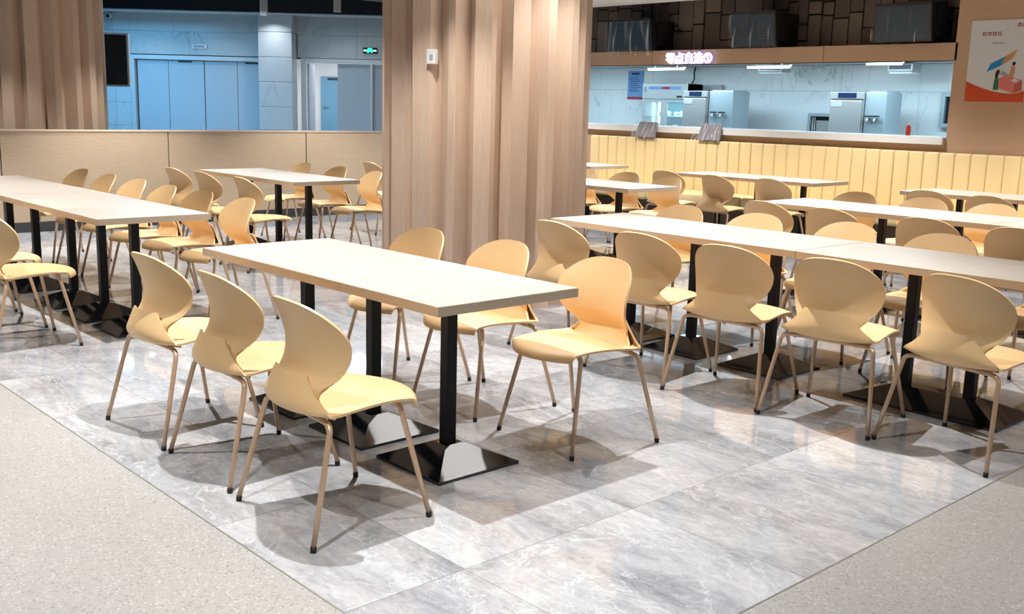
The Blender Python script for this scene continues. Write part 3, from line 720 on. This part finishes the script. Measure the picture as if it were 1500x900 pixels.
# lit sign
def text_mesh(name, body, size, extrude, m, offset=0.0):
    cu = bpy.data.curves.new(name+'_curve', 'FONT'); cu.body = body; cu.size = size; cu.extrude = extrude; cu.offset = offset
    cu.resolution_u = 3
    to = bpy.data.objects.new(name+'_tmp', cu); C.objects.link(to)
    bpy.context.view_layer.update()
    dg = bpy.context.evaluated_depsgraph_get(); me = bpy.data.meshes.new_from_object(to.evaluated_get(dg))
    bpy.data.objects.remove(to); me.name = name; me.materials.clear(); me.materials.append(MATS[m]); return me
sg = thing('lit_sign', 'glowing white lettered sign on the brown fascia', 'sign', (-9.03, 10.985, 2.065))
for k, chx in enumerate('零点自选①'):
    me = text_mesh('letter', chx, 0.150, 0.006, 'sign_light', 0.0022); 
    o = mesh_obj('letter', me, sg, (0.152*k, -0.022, 0.012)); o.rotation_euler = (PI/2, 0, 0)
    me2 = text_mesh('halo', chx, 0.150, 0.004, 'sign_halo', 0.0065)
    o2 = mesh_obj('letter_halo', me2, sg, (0.152*k, -0.006, 0.012)); o2.rotation_euler = (PI/2, 0, 0)  # wider glowing copy standing in for the light fringe around each letter

# poster on the right wall
ps = thing('poster', 'white and orange printed poster on the brown wall at the right edge', 'poster', (-5.0, 10.995, 1.63))
PW, PH = 0.60, 0.82
box('sheet', (0, PW, -0.002, 0.004, 0, PH), 'paper_white', ps)
def pp(name, pts, m, lay): 
    return mesh_obj(name, prism_mesh(name, pts, 0.0008, m), ps, (0, -0.003-0.0009*lay, 0))
arc = [(0, 0), (PW, 0), (PW, 0.115)] + [(PW*(1-t), 0.085 + 0.03*(t < 0.02) + 0.125*max(0, (t-0.25)/0.75)**1.7) for t in [0.15, 0.25, 0.4, 0.5, 0.6, 0.7, 0.8, 0.9, 1.0]]
pp('orange_band', arc, 'print_orange', 0)
pp('blue_board', [(0.20, 0.30), (0.345, 0.365), (0.375, 0.455), (0.235, 0.385)], 'print_sky', 0)
pp('tan_board', [(0.345, 0.365), (0.455, 0.435), (0.49, 0.525), (0.375, 0.455)], 'print_tan', 0)
pp('desk_top', [(0.335, 0.235), (0.40, 0.27), (0.57, 0.215), (0.495, 0.175)], 'print_pink', 1)
pp('desk_front', [(0.335, 0.235), (0.495, 0.175), (0.495, 0.085), (0.335, 0.135)], 'print_pink', 2)
pp('desk_side', [(0.495, 0.175), (0.57, 0.215), (0.575, 0.115), (0.495, 0.085)], 'print_rose', 2)
pp('laptop', [(0.345, 0.275), (0.36, 0.315), (0.43, 0.275), (0.42, 0.25)], 'print_grey', 2)
pp('paper', [(0.455, 0.215), (0.50, 0.235), (0.545, 0.21), (0.495, 0.195)], 'paper_white', 2)
pp('dress', [(0.285, 0.12), (0.34, 0.12), (0.335, 0.21), (0.325, 0.255), (0.298, 0.255), (0.29, 0.21)], 'print_green', 3)
pp('hair', [(0.293, 0.25), (0.30, 0.30), (0.315, 0.325), (0.335, 0.32), (0.34, 0.30), (0.328, 0.265), (0.315, 0.24)], 'print_black', 4)
pp('figure_body', [(0.43, 0.245), (0.475, 0.245), (0.49, 0.30), (0.485, 0.36), (0.455, 0.375), (0.445, 0.32)], 'print_tan', 3)
pp('figure_hair', [(0.455, 0.37), (0.458, 0.395), (0.475, 0.405), (0.49, 0.39), (0.485, 0.365)], 'print_black', 4)
circ = lambda cx_, cz_, r, n=18: [(cx_+r*math.cos(2*PI*k/n), cz_+r*math.sin(2*PI*k/n)) for k in range(n)]
pp('logo_disc', circ(0.485, 0.765, 0.020), 'print_red', 0)
pp('logo_mark', [(0.478, 0.772), (0.485, 0.767), (0.492, 0.774), (0.496, 0.768), (0.485, 0.753), (0.475, 0.765)], 'paper_white', 1)
for k in range(2): pp('logo_text', [(0.512, 0.766-0.016*k), (0.59, 0.766-0.016*k), (0.59, 0.776-0.016*k), (0.512, 0.776-0.016*k)], 'print_navy', 0)
for k in range(4):
    x = 0.12+0.052*k
    for (a, b, c_, d_) in ((0, 0.04, 0.030, 0.036), (0.003, 0.037, 0.016, 0.021), (0, 0.04, 0.0, 0.006), (0.004, 0.010, 0.0, 0.036), (0.030, 0.036, 0.0, 0.036)):
        pp('title_stroke', [(x+a, 0.665+c_), (x+b, 0.665+c_), (x+b, 0.665+d_), (x+a, 0.665+d_)], 'print_red', 0)
for k in range(5):
    x = 0.235+0.024*k; pp('subtitle_mark', [(x, 0.58), (x+0.017, 0.583), (x+0.017, 0.60), (x, 0.597)], 'print_grey', 0)

# ------------------------------------------------------------------ hall beyond the partition
HR = Vector((0.677400, 0.735615)); HF = Vector((-0.735615, 0.677400)); HANG = math.atan2(HR.y, HR.x)
def hp(s, d): q = HR*s + HF*d; return (q.x, q.y, 0)
hall = thing('wall_hall', None, None, hp(0, 21.0), HANG); hall['kind'] = 'structure'
def hb(name, s0, s1, d0, d1, z0, z1, m, parent=None, bev=0.0): return box(name, (s0, s1, d0, d1, z0, z1), m, parent or hall, bev, 1)
hb('backing', -14, -7.69, 0.04, 0.3, 0, 3.12, 'door_gap'); hb('backing', -7.69, -4.37, 0.04, 0.3, 2.28, 3.12, 'door_gap')
hb('backing', -4.37, 0.5, 0.04, 0.3, 2.28, 3.12, 'door_gap')
s = -14.0
while s < 0.4:
    e = min(s+1.2, 0.5)
    hb('wall_tile', s+0.002, e-0.002, 0, 0.04, 2.744, 3.12, 'hall_marble'); s = e
for a, b in ((-14, -12.8), (-12.8, -11.6), (-11.6, -10.4), (-10.4, -9.2), (-9.2, -8.0), (-8.0, -7.68)):
    for z0, z1 in ((0, 0.45), (0.45, 0.9), (0.9, 1.35), (1.35, 1.81), (1.81, 2.28), (2.28, 2.74)):
        hb('wall_tile', a+0.002, b-0.002, 0, 0.04, z0+0.002, z1-0.002, 'hall_marble')
for a, b in ((-7.68, -6.5), (-6.5, -5.04), (-4.37, -3.2), (-3.2, -2.0), (-2.0, -0.8), (-0.8, 0.5)):
    hb('wall_tile', a+0.002, b-0.002, 0, 0.04, 2.30, 2.74, 'hall_marble')
# pilaster
for z0, z1 in ((0, 0.43), (0.43, 0.88), (0.88, 1.33), (1.33, 1.81), (1.81, 2.28), (2.28, 2.75), (2.75, 3.12)):
    hb('pilaster_block', -5.04, -4.38, -0.45, 0.0, z0+0.002, z1-0.002, 'hall_marble', None, 0.01)
# closed doors
dn = [1]
def hdoor(s0, s1, z1, leaves, handle=True):
    dr = thing(f'door_{dn[0]}', None, None, hp(0, 21.0), HANG); dr['kind'] = 'structure'; dn[0] += 1
    mesh_obj('door_frame', boxes_mesh('door_frame', [(s0-0.08, s0, -0.03, 0.10, 0, z1+0.08), (s1, s1+0.08, -0.03, 0.10, 0, z1+0.08), (s0, s1, -0.03, 0.10, z1, z1+0.08)], 'door_frame'), dr)
    return dr
d1 = hdoor(-7.60, -4.95, 2.20, 4)
for a, b in ((-7.56, -6.955), (-6.945, -6.245), (-6.225, -5.585), (-5.575, -4.96)):
    lf = box('door_leaf', (a, b, 0.045, 0.09, 0.01, 2.19), 'door_paint', d1)
    box('closer', ((a+b)/2-0.15, (a+b)/2+0.12, 0.03, 0.045, 2.155, 2.18), 'door_gap', lf) if a in (-6.945, -5.575) else None
d2 = hdoor(-4.22, -1.5, 2.21, 4)
for a, b in ((-3.585, -2.93), (-2.88, -2.2), (-2.19, -1.51)): box('door_leaf', (a, b, 0.045, 0.09, 0.01, 2.20), 'door_paint', d2)
box('post', (-2.93, -2.88, -0.03, 0.10, 0.0, 2.21), 'door_frame', d2)
lf = box('door_leaf', (-4.205, -4.165, 0.10, 0.72, 0.01, 2.20), 'door_paint', d2)
# lit corridor behind the open leaf
cor = thing('wall_corridor', None, None, hp(0, 21.0), HANG); cor['kind'] = 'structure'
box('back', (-5.3, -1.4, 3.0, 3.05, 0, 2.6), 'white_wall', cor); box('side', (-5.3, -5.25, 0.31, 3.0, 0, 2.6), 'white_wall', cor)
box('side', (-2.0, -1.95, 0.31, 3.0, 0, 2.6), 'white_wall', cor); box('top', (-5.3, -1.4, 0.31, 3.0, 2.6, 2.65), 'white_wall', cor)
d3 = thing('door_3', None, None, hp(0, 21.0), HANG); d3['kind'] = 'structure'
lf = box('door_leaf', (-4.46, -3.5, 2.93, 2.99, 0.0, 2.02), 'door_blue', d3)
mesh_obj('door_handle', tube_mesh('door_handle', [(-4.38, 2.93, 1.35), (-4.38, 2.88, 1.35), (-4.28, 2.88, 1.35)], 0.012, 'stainless', 8), lf)
box('closer', (-4.3, -4.05, 2.90, 2.93, 1.95, 1.99), 'door_gap', lf)
q = hp(-3.9, 22.3); area('corridor_light', (q[0], q[1], 2.55), 1.6, 45, (0.86, 0.93, 1.0), size_y=1.2, rot=(0, 0, HANG))
# soffit, bulkhead
def hstruct(name, s0, s1, d0, d1, z0, z1, m):
    o = box(name, (s0, s1, d0, d1, z0, z1), m, None, 0, 1, hp(0, 21.0), HANG); o['kind'] = 'structure'; return o
hstruct('ceiling', -14, 0.5, -1.9, 0.3, 3.085, 3.15, 'white_trim')
hstruct('wall_hall_bulkhead', -14, 0.5, -2.1, -1.9, 2.985, 4.2, 'ceiling_dark')
for i, s in enumerate((-7.2, -5.9, -4.71, -3.4)):
    q = hp(s, 20.2); area('hall_downlight', (q[0], q[1], 3.075), 0.1, 5 if s == -4.71 else 3, (0.86, 0.93, 1.0), shape='DISK', spread=2.2)
for s, wd, zz, lab in ((-4.35, 0.11, 2.87, 'white ceiling lamp stub left of the hall pilaster top'), (-3.1, 0.11, 2.96, 'white ceiling lamp stub barely showing at the top edge'), (-2.02, 0.27, 2.88, 'wide white ceiling box touching the column at the top edge')):
    o = box('ceiling_lamp', (-wd/2, wd/2, -0.06, 0.06, zz, 4.2), 'white_plastic', None, 0.004, 1, hp(s, 18.2), HANG)
    tag(o, lab, 'lamp')
# hall light: blue tinted at the left, neutral at the right
q = hp(-7.6, 19.0); area('hall_blue', (q[0], q[1], 2.95), 2.2, 95, (0.13, 0.55, 1.0), size_y=0.8, rot=(0, 0, HANG))
q = hp(-5.6, 17.2); area('hall_cool', (q[0], q[1], 2.95), 3.0, 55, (0.40, 0.72, 1.0), size_y=0.8, rot=(0, 0, HANG))
q = hp(-3.2, 17.2); area('hall_white', (q[0], q[1], 2.95), 2.0, 55, (0.84, 0.92, 1.0), size_y=0.8, rot=(0, 0, HANG))
# exit sign
es = thing('exit_sign', 'small lit green exit sign above the hall door', 'exit sign', hp(-2.93, 20.98), HANG)
box('case', (-0.14, 0.14, -0.02, 0.02, 2.415, 2.525), 'print_black', es, 0.004, 1)
mesh_obj('running_figure', prism_mesh('running_figure', [(-0.055, 2.425), (-0.03, 2.425), (-0.01, 2.455), (0.03, 2.43), (0.05, 2.43), (0.05, 2.48), (0.035, 2.515), (-0.04, 2.515), (-0.055, 2.485)], 0.004, 'exit_green'), es, (0, -0.026, 0))
for a, b in ((-0.125, -0.065), (0.06, 0.125)): box('arrow', (a, b, -0.026, -0.02, 2.455, 2.485), 'exit_mint', es)
rs = thing('room_sign', 'small pale lettered plate above the closed hall doors', 'sign', hp(-6.295, 20.98), HANG)
box('plate', (-0.145, 0.145, -0.015, 0.02, 2.42, 2.51), 'white_plastic', rs, 0.003, 1)
for k in range(5): box('letter_mark', (-0.11+0.042*k, -0.078+0.042*k, -0.018, -0.015, 2.445, 2.487), 'print_grey', rs)
# cctv
cc = thing('security_camera', 'small security camera high on the hall wall at the left', 'camera', hp(-8.01, 20.97), HANG)
box('mount', (-0.05, 0.05, -0.02, 0.03, 2.98, 3.05), 'white_plastic', cc); 
mesh_obj('barrel', tube_mesh('barrel', [(0, -0.02, 3.01), (0.0, -0.16, 2.99)], 0.045, 'white_plastic', 12), cc)
mesh_obj('lens', tube_mesh('lens', [(0, -0.161, 2.99), (0, -0.175, 2.988)], 0.034, 'print_black', 12), cc)
# hanging tv in the hall
tv = thing('hanging_screen', 'tall plastic-wrapped screen hanging beside the left column', 'screen', hp(-6.16, 16.0), HANG)
box('case', (-0.34, 0.295, -0.03, 0.05, 1.60, 2.39), 'white_plastic', tv, 0.01, 2)
box('screen', (-0.31, 0.265, -0.036, -0.029, 1.63, 2.36), 'dark_glass', tv)
box('pole', (-0.31, -0.25, 0.05, 0.10, 2.2, 4.2), 'white_plastic', tv)
o = drape('plastic_wrap', 0.31, 0.31, 2.40, 1.57, -0.03, -0.035, tv, 21, 0.016)
# outer shell behind the hall so the dark ceiling line continues
hstruct('ceiling', -14, 0.5, -6.0, -2.1, 4.2, 4.3, 'ceiling_dark')
